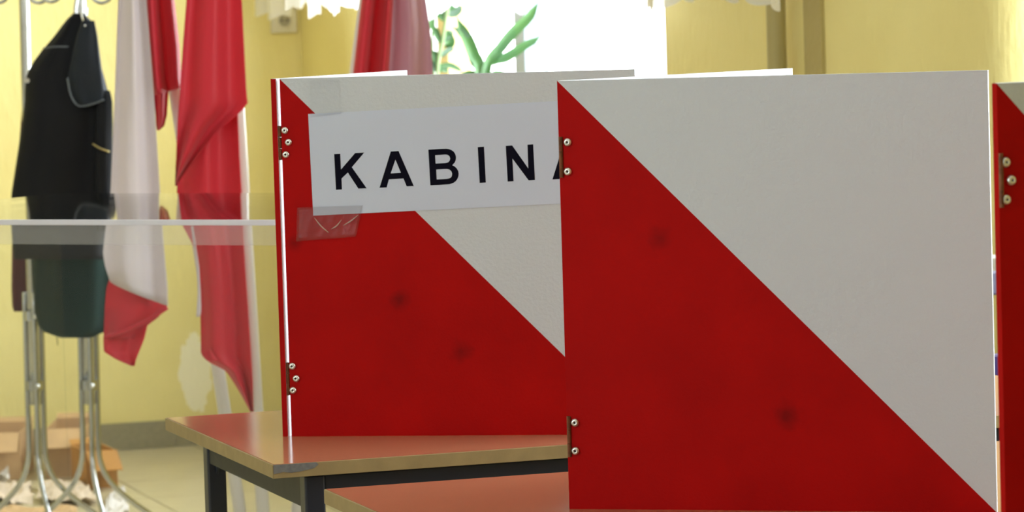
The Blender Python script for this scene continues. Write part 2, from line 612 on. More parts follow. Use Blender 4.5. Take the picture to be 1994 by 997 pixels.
# floor tiles: the ones nearest the part of the floor in view are single pieces
TS = 0.40
nt_, nw_ = int(ROOM_L / TS) + 1, int(ROOM_W / TS) + 1
spots = []
for i in range(nt_):
    for j in range(nw_):
        t0, t1 = i * TS, min((i + 1) * TS, ROOM_L)
        w0, w1 = j * TS, min((j + 1) * TS, ROOM_W)
        if t1 - t0 < 0.05 or w1 - w0 < 0.05:
            continue
        d = math.hypot((t0 + t1) / 2 - 1.0, (w0 + w1) / 2 - 0.9)
        spots.append((d, t0, t1, w0, w1))
spots.sort()
g = 0.0025
tile_me = None
rest = []
kk = 0
for d, t0, t1, w0, w1 in spots:
    full = abs(t1 - t0 - TS) < 1e-6 and abs(w1 - w0 - TS) < 1e-6
    vf = rbox(t0 + g, t1 - g, w0 + g, w1 - g, -0.012, 0.0)
    if kk < 220 and full:
        if tile_me is None:
            base0 = room(t0, w0, 0)
            tile_me = mesh_of('floor_tile', vf[0], vf[1], M['tile_floor'], base0)
        o = link('floor_tile', tile_me, fl, room(t0, w0, 0))
        kk += 1
    else:
        rest.append(vf)
o = link('floor_tile_field', mesh_of('floor_tile_field', *merge(*rest), M['tile_floor']), fl)
o['kind'] = 'stuff'
# tiled skirting along the back wall
sk = struct('baseboard_back', rbox(0.0, 0.006, 0.0, ROOM_W, 0.0, 0.083), M['grout'])
jt = onplane(339, 860, room(0, 0, 0), V)
w_joint = -(jt - CORNER).dot(U)
w = w_joint % 0.33 - 0.33
while w < ROOM_W:
    a, b = max(w + 0.0015, 0.02), min(w + 0.3285, ROOM_W)
    if b - a > 0.03:
        part(sk, 'skirting_tile', rbox(0.0, 0.011, a, b, 0.001, 0.085), M['tile_base'])
    w += 0.33
struct('baseboard_right', rbox(0.02, ROOM_L, 0.0, 0.011, 0.0, 0.085), M['tile_base'])


def window(n, a, b, side, posts=()):
    """timber-framed window filling an opening; side=+1 window wall, -1 the opposite wall"""
    win = struct('window_%d' % n)
    if side > 0:
        W = lambda d: -d
    else:
        W = lambda d: ROOM_W + d
    d0, d1 = 0.17, 0.24

    def bar(name, t0, t1, z0, z1, e0=d0, e1=d1, m=M['frame_white']):
        return part(win, name, rbox(t0, t1, W(e0), W(e1), z0, z1), m, bevel=0.004)
    fw = 0.06
    bar('frame_jamb', a, a + fw, SILL, HEAD)
    bar('frame_jamb', b - fw, b, SILL, HEAD)
    bar('frame_head', a + fw, b - fw, HEAD - fw, HEAD)
    bar('frame_foot', a + fw, b - fw, SILL, SILL + fw)
    edges = [a + fw]
    for t, wd, m in posts:
        bar('mullion', t - wd / 2, t + wd / 2, SILL + fw, HEAD - fw, m=m)
        edges += [t - wd / 2, t + wd / 2]
    edges.append(b - fw)
    for e0, e1 in zip(edges[0::2], edges[1::2]):
        part(win, 'pane', rbox(e0, e1, W(0.200), W(0.206), SILL + fw, HEAD - fw), M['glass'])
    part(win, 'sill_board', rbox(a, b, W(-0.06), W(d0), SILL - 0.03, SILL), M['frame_white'], bevel=0.004)
    return win


tpost = (onplane(880, 90, room(0, -0.2, 0), U) - CORNER).dot(-V)
tmul = (onplane(1031, 90, room(0, -0.2, 0), U) - CORNER).dot(-V)
window(1, *WINDOWS[0], 1, ((tpost, 0.10, M['cream']), (tmul, 0.09, M['frame_blue'])))
window(2, *WINDOWS[1], 1, ((6.4, 0.06, M['frame_white']),))
for i, (a, b) in enumerate(LEFTWIN):
    window(3 + i, a, b, -1, (((a + b) / 2, 0.06, M['frame_white']),))


def twin(px, off=0.0):
    p = onplane(px, 70, room(0, off, 0), U)
    return (p - CORNER).dot(-V)


# heating riser and thin darker strip on the pier between the windows
tp = twin(1512, 0.045)
single('heating_pipe', tube([room(tp, 0.045, 0.0), room(tp, 0.045, ROOM_H)], 0.021, 16), M['pipe'], room(tp, 0.045, 0),
       'olive painted vertical heating pipe on the wall beside the window', 'pipe', smooth=True)
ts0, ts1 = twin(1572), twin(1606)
struct('darker_strip_1', rbox(ts0, ts1, 0.0, 0.008, 0.085, ROOM_H), M['strip'])


# ------------------------------------------------------------------ desks
DEPTH, LEN, TOPZ = 0.642, 1.28, 0.75


def desk(front_left, label, chip=False):
    fl_ = Vector((front_left[0], front_left[1], 0))
    d = thing('school_desk', label, 'desk', fl_, 'school desks in a row')

    def B(u0, u1, v0, v1, z0, z1):
        return box_vf(fl_ + U * u0 + V * v0 + ZUP * z0, U * (u1 - u0), V * (v1 - v0), ZUP * (z1 - z0))
    part(d, 'tabletop', B(0.0015, LEN - 0.0015, 0.0015, DEPTH - 0.0015, TOPZ - 0.017, TOPZ), M['tabletop'])
    for nm, q in (('edge_band', (0, LEN, -0.001, 0.0015)), ('edge_band', (0, LEN, DEPTH - 0.0015, DEPTH + 0.001)),
                  ('edge_band', (-0.001, 0.0015, 0, DEPTH)), ('edge_band', (LEN - 0.0015, LEN + 0.001, 0, DEPTH))):
        part(d, nm, B(*q, TOPZ - 0.0185, TOPZ - 0.0006), M['edge'], bevel=0.0005)
    part(d, 'underside', B(0.004, LEN - 0.004, 0.004, DEPTH - 0.004, TOPZ - 0.0185, TOPZ - 0.0172), M['edge'])
    i0, t = 0.045, 0.028
    zt = TOPZ - 0.019
    for u0 in (i0, LEN - i0 - t):
        for v0 in (0.012, DEPTH - 0.04 - t):
            part(d, 'leg', B(u0, u0 + t, v0, v0 + t, 0.012, zt), M['frame_black'], bevel=0.003)
            part(d, 'foot_cap', B(u0 - 0.002, u0 + t + 0.002, v0 - 0.002, v0 + t + 0.002, 0.0, 0.014), M['dark'], bevel=0.002)
        part(d, 'side_rail', B(u0 + 0.003, u0 + t - 0.003, 0.012 + t, DEPTH - 0.04 - t, zt - 0.046, zt - 0.001), M['frame_worn'], bevel=0.002)
        part(d, 'low_rail', B(u0 + 0.004, u0 + t - 0.004, 0.012 + t, DEPTH - 0.04 - t, 0.12, 0.145), M['frame_black'], bevel=0.002)
    for v0 in (0.016, DEPTH - 0.04 - t + 0.004):
        part(d, 'long_rail', B(i0 + t, LEN - i0 - t, v0, v0 + 0.02, zt - 0.024, zt - 0.001), M['frame_black'], bevel=0.002)
        for u0, s in ((i0 + t, 1), (LEN - i0 - t, -1)):
            a = fl_ + U * u0 + V * (v0 + 0.002) + ZUP * (zt - 0.024)
            part(d, 'corner_gusset', box_vf(a - ZUP * 0.012, U * (0.055 * s), V * 0.004, ZUP * 0.013), M['frame_black'])
    for u0, s in ((i0, 1),):
        a = fl_ + U * (u0 + 0.012) + V * (DEPTH - 0.04 - t) + ZUP * (zt - 0.031)
        v = [a, a - V * 0.03, a - ZUP * 0.03, a + U * 0.004, a - V * 0.03 + U * 0.004, a - ZUP * 0.03 + U * 0.004]
        part(d, 'corner_gusset', (v, [(0, 1, 2), (3, 5, 4), (0, 3, 4, 1), (1, 4, 5, 2), (2, 5, 3, 0)]), M['frame_black'])
    if chip:
        prof = [(0.0, 0.0), (0.058, 0.0), (0.061, -0.003), (0.055, -0.0075), (0.036, -0.0105), (0.024, -0.0115), (0.013, -0.0098), (0.0, -0.012)]
        v = [fl_ + U * a - V * 0.0016 + ZUP * (TOPZ - 0.0006 + b) for a, b in prof]
        v2 = [p + V * 0.0012 for p in v]
        n = len(v)
        f = [tuple(range(n)), tuple(range(n, 2 * n))[::-1]] + [(i, (i + 1) % n, n + (i + 1) % n, n + i) for i in range(n)]
        part(d, 'bare_edge_patch', (v + v2, f), M['chip'], label='grey patch where the edge band is chipped away')
    return d


A0 = Vector((-0.321, 4.683, 0))
B0 = Vector((-0.2405, 4.421, 0)) - V * DEPTH
C0 = B0 - V * 0.916
desk(A0, 'brown topped school desk with chipped front corner under the KABINA booth', True)
desk(B0, 'brown topped school desk under the large unlettered red and white booth')
desk(C0, 'brown topped school desk nearest the camera under the cropped booth')


# ------------------------------------------------------------------ voting booths
S = 0.5
TK = 0.008


def rivet_mesh():
    prof = [(0.0, 0.0026), (0.0013, 0.0026), (0.0014, 0.0034), (0.0028, 0.0036), (0.0044, 0.0026), (0.0050, 0.0008), (0.0050, 0.0)]
    n = 18
    v, f = [Vector((0, 0, 0.0018))], []
    for r, h in prof[1:]:
        for k in range(n):
            a = 2 * PI * k / n
            v.append(Vector((r * math.cos(a), r * math.sin(a), h)))
    for k in range(n):
        f.append((0, 1 + k, 1 + (k + 1) % n))
    for i in range(len(prof) - 2):
        for k in range(n):
            a, b = 1 + i * n, 1 + (i + 1) * n
            f.append((a + k, b + k, b + (k + 1) % n, a + (k + 1) % n))
    fm = [1] * n + [0] * (len(f) - n)
    return mesh_of('rivet', v, f, [M['steel'], M['hole']], fm=fm, smooth=True)


RIV = rivet_mesh()


def booth(label, bl, ang, side_ang, gap, hinges, rivets, side_back=0.0, group='tabletop voting booths', knots=()):
    """red and white front panel with a hinged side panel folded back from its left edge"""
    P = Vector((bl[0], bl[1], TOPZ))
    X = Vector((math.cos(ang), math.sin(ang), 0))
    Nn = Vector((math.sin(ang), -math.cos(ang), 0))      # towards the camera
    b = thing('voting_booth', label, 'voting booth', P, group)
    z = ZUP * S
    # front face split along the diagonal from top left to bottom right
    q = [P, P + X * S, P + X * S + z, P + z]
    r = [p - Nn * TK for p in q]
    v = q + r
    f = [(0, 1, 3), (1, 2, 3), (4, 7, 6, 5), (0, 4, 5, 1), (1, 5, 6, 2), (2, 6, 7, 3), (3, 7, 4, 0)]
    red = red_paint([(tuple(X * a + ZUP * c), rad, k) for a, c, rad, k in knots])
    fp = part(b, 'front_panel', (v, f), [red, M['white']], fm=[0, 1, 1, 1, 1, 1, 0])
    D = Vector((math.sin(side_ang), math.cos(side_ang), 0))
    out = Vector((-math.cos(side_ang), math.sin(side_ang), 0))
    I0 = P - X * gap - Nn * side_back
    v, f = box_vf(I0, D * S, out * TK, z)
    # faces: bottom, top, inner, far end, outer, front end
    sp = part(b, 'side_panel', (v, f), [M['white'], M['red']], fm=[0, 0, 0, 0, 1, 1])
    for z0, z1 in hinges:
        c = P - X * (gap * 0.55 + 0.0004 if gap > 0 else -0.0022) - Nn * (0.0035 if gap > 0.003 else -0.0008)
        kn = []
        segs = 3
        h = (z1 - z0) / segs
        hg = None
        for k in range(segs):
            hr = 0.0032 if gap > 0 else 0.0024
            vf = tube([c + ZUP * (z0 + h * k + 0.0002), c + ZUP * (z0 + h * (k + 1) - 0.0002)], hr, 10)
            kn.append(vf)
        hg = part(b, 'hinge', merge(*kn), M['hinge'], smooth=False)
    rot = Nn.to_track_quat('Z', 'Y')
    for x_, z_ in rivets:
        o = link('rivet', RIV, fp, P + X * x_ + ZUP * z_ + Nn * 0.0002 - ORIG[b.name])
        o.rotation_mode = 'QUATERNION'
        o.rotation_quaternion = rot
    return b, P, X, Nn


def panel_uv(P, X, Nn, px, py):
    p = onplane(px, py, P, Nn) - P
    return p.dot(X), p.z


PA, angA = (-0.3155, 4.999), -0.201
PB, angB = (0.0585, 4.173), -0.277
PC, angC = (0.456, 3.35), 0.47


def uv_of(bl, ang, pts):
    P = Vector((bl[0], bl[1], TOPZ))
    X = Vector((math.cos(ang), math.sin(ang), 0))
    Nn = Vector((math.sin(ang), -math.cos(ang), 0))
    return [panel_uv(P, X, Nn, *p) for p in pts]


def zspan(bl, ang, x, a, b):
    (_, z1), (_, z0) = uv_of(bl, ang, [(x, a), (x, b)])
    return z0, z1


bA, P, X, Nn = booth('red and white voting booth with the paper KABINA sign', PA, angA, 0.346, 0.0052,
                     [zspan(PA, angA, 545, 245, 312), zspan(PA, angA, 563, 706, 770)],
                     uv_of(PA, angA, [(555, 254), (562, 277), (557, 301), (569.5, 713), (577, 737), (571, 760)]),
                     knots=[(*uv_of(PA, angA, [(778, 583)])[0], 0.011, 0.6), (*uv_of(PA, angA, [(897, 683)])[0], 0.013, 0.5),
                            (*uv_of(PA, angA, [(574, 474)])[0], 0.010, 0.5)])
booth('large plain red and white voting booth in sharp focus, no sign on it', PB, angB, 0.642, -0.004,
      [zspan(PB, angB, 1095, 266, 346), zspan(PB, angB, 1104, 810, 890)],
      uv_of(PB, angB, [(1105.5, 277), (1106, 334), (1120, 823), (1121, 878)]), side_back=0.0088,
      knots=[(*uv_of(PB, angB, [(1285, 462)])[0], 0.011, 0.5), (*uv_of(PB, angB, [(1533, 808)])[0], 0.013, 0.6)])
booth('blurred dark red and grey voting booth cut off by the right edge', PC, angC, 0.80, -0.010,
      [zspan(PC, angC, 1944, 298, 405), (0.04, 0.09)],
      uv_of(PC, angC, [(1957, 316), (1968, 351), (1958, 389)]), side_back=0.0095)

# ------------------------------------------------------------------ the paper sign
sgP = P + Nn * 0.0012


def onA(px, py, off):
    return onplane(px, py, P + Nn * off, Nn)


sign = thing('paper_sign', 'white paper sign lettered KABINA taped to the red and white booth', 'sign', onA(610, 420, 0.0006))


def sheet(corners, off, nx=14, ny=5, curl=0.0, thick=0.0003):
    """thin sheet on panel A between four pixel corners TL TR BR BL"""
    tl, tr, br, bl = [onA(*c, off) for c in corners]
    v = []
    for j in range(ny + 1):
        for i in range(nx + 1):
            s, t = i / nx, j / ny
            p = (tl * (1 - s) + tr * s) * (1 - t) + (bl * (1 - s) + br * s) * t
            p = p + Nn * curl * (0.5 + 0.5 * math.sin(5 * s + 3 * t)) * (abs(2 * t - 1) ** 2)
            v.append(p)
    n = len(v)
    W = nx + 1
    f = [(j * W + i, j * W + i + 1, (j + 1) * W + i + 1, (j + 1) * W + i) for j in range(ny) for i in range(nx)]
    v += [p - Nn * thick for p in v]
    f += [tuple(k + n for k in q[::-1]) for q in f[:]]
    rim = list(range(W)) + [j * W + nx for j in range(1, ny + 1)] + [ny * W + i for i in range(nx - 1, -1, -1)] + [j * W for j in range(ny - 1, 0, -1)]
    f += [(a, b, b + n, a + n) for a, b in zip(rim, rim[1:] + rim[:1])]
    return v, f


part(sign, 'paper', sheet([(600, 222), (1196, 191), (1203, 391), (610, 420)], 0.0007), M['paper'])
K1 = lambda p: (640 + p[0] / 8.308, 270 + p[1] / 8.308)
K2 = lambda p: (860 + p[0] / 8.308, 260 + p[1] / 8.308)
A_out = [(822, 795), (1005, 208), (1130, 200), (1378, 768), (1262, 772), (1210, 645), (975, 658), (938, 790)]
A_hole = [(1080, 340), (1168, 552), (1003, 562)]
sh = lambda pts: [(x + 2798, y - 136) for x, y in pts]
LETTERS = [
    ('letter_k', K1, [[(88, 250), (187, 245), (198, 500), (428, 232), (575, 225), (375, 462), (615, 803), (480, 808), (310, 548), (208, 645), (215, 822), (118, 828)]]),
    ('letter_a', K1, [A_out, A_hole]),
    ('letter_b', K1, [[(1612, 178), (1800, 166), (1898, 162), (1945, 168), (1985, 184), (2020, 207), (2043, 240), (2056, 275), (2060, 310), (2055, 350), (2040, 385), (2000, 430), (2040, 450), (2072, 482), (2095, 520), (2103, 560), (2100, 605), (2086, 645), (2060, 685), (2020, 715), (1958, 737), (1800, 748), (1645, 755)],
                      [(1722, 268), (1890, 256), (1925, 262), (1952, 282), (1966, 318), (1960, 350), (1938, 380), (1890, 395), (1730, 403)],
                      [(1740, 500), (1910, 490), (1955, 500), (1985, 530), (1998, 570), (1990, 612), (1965, 638), (1920, 650), (1748, 660)]]),
    ('letter_i', K2, [[(583, 220), (685, 213), (715, 793), (615, 800)]]),
    ('letter_n', K2, [[(1037, 200), (1140, 192), (1402, 565), (1388, 180), (1480, 175), (1510, 752), (1408, 760), (1145, 405), (1163, 772), (1068, 777)]]),
    ('letter_a', K1, [sh(A_out), sh(A_hole)]),
]
for nm, K, loops in LETTERS:
    bm = bmesh.new()
    o0 = org(sign)
    for lp in loops:
        vs = [bm.verts.new(onA(*K(p), 0.00085) - o0) for p in lp]
        for a, b in zip(vs, vs[1:] + vs[:1]):
            bm.edges.new((a, b))
    bmesh.ops.triangle_fill(bm, use_beauty=True, edges=bm.edges[:], normal=Nn)
    bmesh.ops.solidify(bm, geom=bm.faces[:], thickness=0.0001)
    me = bpy.data.meshes.new(nm)
    bm.to_mesh(me)
    bm.free()
    me.materials.append(M['ink'])
    link(nm, me, sign)
part(sign, 'clear_tape', sheet([(579, 404), (706, 400), (693, 461), (577, 470)], 0.0016, 20, 8, 0.0006, 0.0001), M['tape'], smooth=True)
part(sign, 'clear_tape', sheet([(604, 158), (660, 157), (664, 222), (606, 228)], 0.0009, 12, 8, 0.0001, 0.0001), M['tape_faint'], smooth=True)
# creases of the lower tape standing proud
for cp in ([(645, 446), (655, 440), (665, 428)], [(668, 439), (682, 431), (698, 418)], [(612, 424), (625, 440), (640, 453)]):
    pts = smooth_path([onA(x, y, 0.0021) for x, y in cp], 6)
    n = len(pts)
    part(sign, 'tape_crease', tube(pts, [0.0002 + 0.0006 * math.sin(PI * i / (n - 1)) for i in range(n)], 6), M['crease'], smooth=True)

# ------------------------------------------------------------------ clear ballot box
LZ = 1.02
fa, fb = onz(0, 428, LZ), onz(535, 428.5, LZ)
E1 = (fb - fa).normalized()
E2 = Vector((-E1.y, E1.x, 0))
if E2.y < 0:
    E2 = -E2
bbk = onz(270, 376.5, LZ)
bd = (bbk - fa).dot(E2)
f_r = fb + E1 * 0.07
BW = 1.05
f_l = f_r - E1 * BW
bb = thing('ballot_box', 'large clear acrylic ballot box standing behind the desks at left', 'ballot box', (f_l.x, f_l.y, 0))


def bbx(a0, a1, b0, b1, z0, z1):
    o = Vector((f_l.x, f_l.y, 0))
    return box_vf(o + E1 * a0 + E2 * b0 + ZUP * z0, E1 * (a1 - a0), E2 * (b1 - b0), ZUP * (z1 - z0))


wt, oh = 0.005, 0.012
part(bb, 'lid_plate', bbx(0, BW, 0, bd, LZ - 0.006, LZ), M['acrylic'])
part(bb, 'lid_edge', bbx(0, BW, -0.0025, 0.0, LZ - 0.0085, LZ + 0.0005), M['acrylic_edge'], bevel=0.0008)
part(bb, 'lid_skirt', bbx(0, BW, 0.001, 0.005, LZ - 0.040, LZ - 0.0062), M['acrylic_skirt'])
part(bb, 'lid_skirt', bbx(0, BW, bd - 0.005, bd - 0.001, LZ - 0.040, LZ - 0.0062), M['acrylic'])
part(bb, 'lid_skirt', bbx(0.001, 0.005, 0.005, bd - 0.005, LZ - 0.040, LZ - 0.0062), M['acrylic'])
part(bb, 'lid_skirt', bbx(BW - 0.005, BW - 0.001, 0.005, bd - 0.005, LZ - 0.040, LZ - 0.0062), M['acrylic'])
part(bb, 'wall_pane', bbx(oh, BW - oh, oh, oh + wt, 0.006, LZ - 0.0062), M['acrylic'])
part(bb, 'wall_pane', bbx(oh, BW - oh, bd - oh - wt, bd - oh, 0.006, LZ - 0.0062), M['acrylic'])
part(bb, 'wall_pane', bbx(oh, oh + wt, oh + wt, bd - oh - wt, 0.006, LZ - 0.0062), M['acrylic'])
part(bb, 'wall_pane', bbx(BW - oh - wt, BW - oh, oh + wt, bd - oh - wt, 0.006, LZ - 0.0062), M['acrylic'])
part(bb, 'base_plate', bbx(oh, BW - oh, oh, bd - oh, 0.0, 0.006), M['acrylic'])

# ------------------------------------------------------------------ flags in their stand
FY = 7.8
basep = onz(528, 1236, 0)
FY0 = basep.y


def line_pole(top_px, bot_px, Y, r=0.0145):
    a, b = aty(*top_px, Y), aty(*bot_px, Y)
    d = (a - b).normalized()
    b0 = b + d * ((0.04 - b.z) / d.z)
    t0 = b + d * ((2.35 - b.z) / d.z)
    return b0, t0


def pole_parts(root, b0, t0, r=0.0145):
    part(root, 'pole', tube([b0, t0], r, 16), M['pole'], smooth=True)
    d = (t0 - b0).normalized()
    part(root, 'finial', tube([t0, t0 + d * 0.02, t0 + d * 0.06, t0 + d * 0.10, t0 + d * 0.13], [0.012, 0.022, 0.020, 0.010, 0.001], 14), M['zip'], smooth=True)


def cloth_top(rows, root, Y):
    pass


# white and red flag
b0, t0 = line_pole((329, 100), (468, 1000), FY + 0.10)
f1 = thing('white_red_flag', 'hanging flag with a long pale white fold and red folds, beside the coat', 'flag', b0, 'flags on poles in the corner')
pole_parts(f1, b0, t0)
part(f1, 'white_cloth', cloth([(-520, 262, 296), (-250, 246, 290), (0, 230, 285), (190, 223, 300), (380, 215, 312), (470, 205, 318), (528, 200, 323), (560, 204, 326), (600, 214, 327)],
                              FY, 0.022, 1.3, 0.6, 0.8, tilt=-0.03,
                              yoff=lambda s, t: (0 if t < 0.8 else (t - 0.8) / 0.2 * (-52 + 48 * s ** 0.8))), M['flag_white'], smooth=True)
part(f1, 'red_cloth', cloth([(-520, 285, 300), (-250, 283, 312), (0, 282, 340), (90, 288, 350), (168, 296, 353), (186, 300, 356)],
                            FY + 0.03, 0.024, 1.6, 2.2, 0.5, tilt=0.02,
                            yoff=lambda s, t: (0 if t < 0.85 else (t - 0.85) / 0.15 * (-16 * s))), M['flag_red'], smooth=True)
part(f1, 'red_cloth', cloth([(150, 298, 330), (195, 300, 327), (225, 303, 325), (245, 304, 320), (254, 306, 310)],
                            FY + 0.055, 0.012, 1.2, 0.4, 0.6, nr=24), M['flag_red'], smooth=True)
part(f1, 'red_cloth', cloth([(520, 224, 318), (545, 212, 322), (562, 207, 326), (598, 204, 326), (620, 203, 306), (645, 202, 272), (660, 202, 262)],
                            FY + 0.028, 0.012, 1.1, 1.2, 0.7, nr=30, tilt=-0.01), M['flag_red'], smooth=True)
part(f1, 'red_cloth', cloth([(600, 205, 292), (640, 203, 286), (660, 201, 281), (685, 202, 271), (700, 226, 265), (713, 256, 262)],
                            FY + 0.045, 0.010, 1.1, 2.6, 0.7, nr=30, tilt=0.01), M['flag_red'], smooth=True)
part(f1, 'hem', tube(smooth_path([aty(203, 658, FY + 0.018), aty(245, 643, FY + 0.012), aty(290, 622, FY + 0.014), aty(326, 599, FY + 0.016)], 6), 0.0045, 8), M['flag_red'], smooth=True)

# red flag
b0, t0 = line_pole((477, 430), (510, 960), FY + 0.07)
f2 = thing('red_flag', 'long red flag hanging beside its white pole, left of the KABINA booth', 'flag', b0, 'flags on poles in the corner')
pole_parts(f2, b0, t0)
part(f2, 'upper_cloth', cloth([(-520, 392, 440), (-250, 378, 455), (0, 363, 471), (100, 355, 476), (180, 350, 480), (205, 348, 483), (232, 346, 452), (250, 345, 428), (300, 343, 388), (345, 341, 353), (362, 341, 344)],
                              FY - 0.03, 0.020, 1.4, 0.2, 0.8, tilt=0.02), M['flag_red'], smooth=True)
part(f2, 'lower_cloth', cloth([(190, 352, 462), (300, 347, 466), (380, 344, 471), (440, 356, 473), (480, 377, 475), (530, 386, 478), (600, 390, 483), (660, 391, 487), (690, 391, 489), (704, 404, 490), (722, 440, 491), (740, 452, 492), (770, 470, 493), (802, 487, 494)],
                              FY + 0.01, 0.022, 1.3, 1.3, 0.9, tilt=-0.02, nr=90), M['flag_red'], smooth=True)
part(f2, 'turned_corner', cloth([(678, 404, 408), (690, 398, 416), (703, 405, 426)], FY - 0.012, 0.003, 1, 0, nr=10, nc=10), M['flag_red'], smooth=True)
part(f2, 'white_hem', cloth([(440, 372, 376), (520, 383, 388), (570, 385, 391), (605, 383, 392), (617, 382, 390)], FY + 0.006, 0.002, 1, 0, nr=20, nc=6), M['flag_white'], smooth=True)

# flag by the window
b0, t0 = line_pole((712, 0), (584, 960), FY + 0.12)
f3 = thing('red_mauve_flag', 'red and mauve flag hanging beside the bright window, behind the KABINA booth', 'flag', b0, 'flags on poles in the corner')
pole_parts(f3, b0, t0)
part(f3, 'red_cloth', cloth([(-480, 742, 760), (-200, 722, 764), (0, 704, 766), (140, 688, 757), (300, 674, 748), (420, 668, 740), (470, 672, 720)],
                            FY - 0.01, 0.030, 1.5, 2.9, 0.3), M['flag_red'], smooth=True)
part(f3, 'mauve_cloth', cloth([(-480, 757, 775), (-200, 758, 800), (0, 760, 829), (60, 759, 838), (140, 752, 843), (300, 745, 850), (400, 740, 846), (440, 760, 820)],
                              FY + 0.02, 0.020, 1.2, 0.7, 0.4, tilt=0.05), M['flag_mauve'], smooth=True)
# stand on the floor
stp = (sum((Vector(ORIG[o.name]) for o in (f1, f2, f3)), Vector()) / 3)
stp.z = 0
st = thing('flag_stand', 'low round flag stand holding the three poles, behind the desks', 'stand', stp)
part(st, 'base', tube([stp, stp + ZUP * 0.025, stp + ZUP * 0.035], [0.19, 0.19, 0.17], 40), M['pole'], smooth=False)
for o in (f1, f2, f3):
    p0 = Vector(ORIG[o.name])
    part(st, 'socket', tube([Vector((p0.x, p0.y, 0.03)), Vector((p0.x, p0.y, 0.039))], 0.018, 18), M['steel'])

# ------------------------------------------------------------------ coat stands and garments
RY = 9.2


def coat_stand(label, cx_top, cx_bot, hooks, RY=RY):
    """three chrome tubes bundled into a column, splaying into three feet"""
    pz = aty(cx_bot, 860, RY)
    base = Vector((pz.x, RY, 0))
    top = aty(cx_top, -320, RY)
    r = thing('coat_stand', label, 'coat stand', base, 'chrome coat stands')
    rad = 0.0072
    for k, an in enumerate((PI * 1.5 + 0.35, PI * 0.5 + 0.62 + 0.5, PI * 0.5 - 0.62 - 0.5)):
        # first tube comes towards the camera, the others go left and right
        dirv = Vector((math.cos(an), math.sin(an), 0))
        off = dirv * 0.0225
        col = [base + off + ZUP * (top.z) + (top - base) * 0, base + off + ZUP * 0.30]
        lean = Vector((top.x - base.x, 0, 0)) / top.z
        pts = [base + off + lean * z + ZUP * z for z in (0.66, 0.5, 0.4, 0.27)]
        pts += [base + off + dirv * d + lean * 0.2 + ZUP * z for d, z in ((0.006, 0.215), (0.03, 0.165), (0.085, 0.11), (0.165, 0.05), (0.222, 0.0095))]
        part(r, 'leg_tube', tube(smooth_path(pts, 5), rad, 12), M['chrome'], smooth=True)
        e = pts[-1]
        part(r, 'rubber_foot', tube([Vector((e.x, e.y, 0.0)), Vector((e.x, e.y, 0.016))], 0.012, 12), M['dark'])
    lean = Vector((top.x - base.x, 0, 0)) / top.z
    part(r, 'column', tube([base + lean * z + ZUP * z for z in (0.37, 0.8, top.z)], 0.0135, 18), M['chrome'], smooth=True)
    for z in (0.42, 0.60):
        c = base + Vector((top.x - base.x, 0, 0)) / top.z * z + ZUP * z
        part(r, 'clamp_screw', tube([c + Vector((0.012, -0.040, 0)), c + Vector((0.012, -0.020, 0))], 0.006, 10), M['steel'], smooth=True)
        part(r, 'clamp_plate', tube([c + ZUP * -0.012, c + ZUP * 0.012], 0.022, 14), M['chrome'])
    zt = top.z
    part(r, 'top_cap', tube([base + Vector((top.x - base.x, 0, zt)), base + Vector((top.x - base.x, 0, zt + 0.03))], [0.036, 0.02], 16), M['chrome'])
    for (hx, hy, hr, side) in hooks:
        zc = aty(hx, hy, RY)
        colx = base.x + (top.x - base.x) * zc.z / top.z
        pts = [Vector((colx, RY - 0.02, zc.z + 0.09))]
        rr = hr
        dx = zc.x - colx
        sg = 1 if dx > 0 else -1
        pts += [Vector((colx + dx * 0.35, RY - 0.05, zc.z + 0.07)), Vector((zc.x - sg * rr, RY - 0.07, zc.z + 0.02))]
        for a in (0.0, 0.25, 0.5, 0.75, 1.0):
            th = PI + a * PI
            pts.append(Vector((zc.x + sg * rr * math.cos(th), RY - 0.07, zc.z + rr * math.sin(th))))
        pts.append(Vector((zc.x + sg * rr * 1.25, RY - 0.07, zc.z + 0.02)))
        part(r, 'hook', tube(smooth_path(pts, 5), 0.0045, 10), M['chrome'], smooth=True)
    return r


coat_stand('leftmost chrome coat stand, its column bare beside the black jacket', 38, 68,
           [(4, -14, 0.026, -1), (82, -14, 0.026, 1)])
coat_stand('chrome coat stand holding the black jacket and dark green coat', 150, 172,
           [(106, -16, 0.026, -1), (204, -14, 0.026, 1), (163, 30, 0.012, 1)], RY - 0.03)

jk = thing('black_jacket', 'black jacket with wide collar flap hanging from the coat stand', 'jacket', aty(120, 500, RY - 0.29))
JY = RY - 0.29
part(jk, 'body', garment([(26, 142, 164), (34, 133, 172), (48, 122, 184), (70, 106, 189), (100, 80, 193), (128, 60, 197), (150, 50, 203), (180, 48, 211), (195, 48, 216), (240, 43, 218), (300, 34, 217), (378, 22, 215), (430, 21, 214), (478, 24, 214), (505, 28, 213)],
                         JY, 0.075, folds=0.008, fw=6, seed=0.7), M['black_cloth'], smooth=True)
part(jk, 'collar_flap', garment([(40, 160, 184), (70, 150, 190), (110, 140, 195), (150, 132, 201), (180, 136, 206), (196, 145, 204), (205, 153, 186), (208, 158, 170)],
                                JY - 0.075, 0.016, nr=24, n=24, folds=0.003), M['navy_cloth'], smooth=True)
part(jk, 'sleeve', garment([(176, 190, 214), (195, 186, 219), (240, 184, 220), (300, 184, 219), (378, 184, 217), (430, 186, 216), (450, 188, 215)],
                           JY - 0.07, 0.035, nr=24, n=20, folds=0.004), M['black_cloth'], smooth=True)
part(jk, 'flap_piping', tube(smooth_path([aty(131, 152, JY - 0.094), aty(138, 186, JY - 0.094), aty(153, 206, JY - 0.093), (aty(178, 203, JY - 0.094)), aty(203, 194, JY - 0.094)], 6), 0.0018, 8), M['piping'], smooth=True)
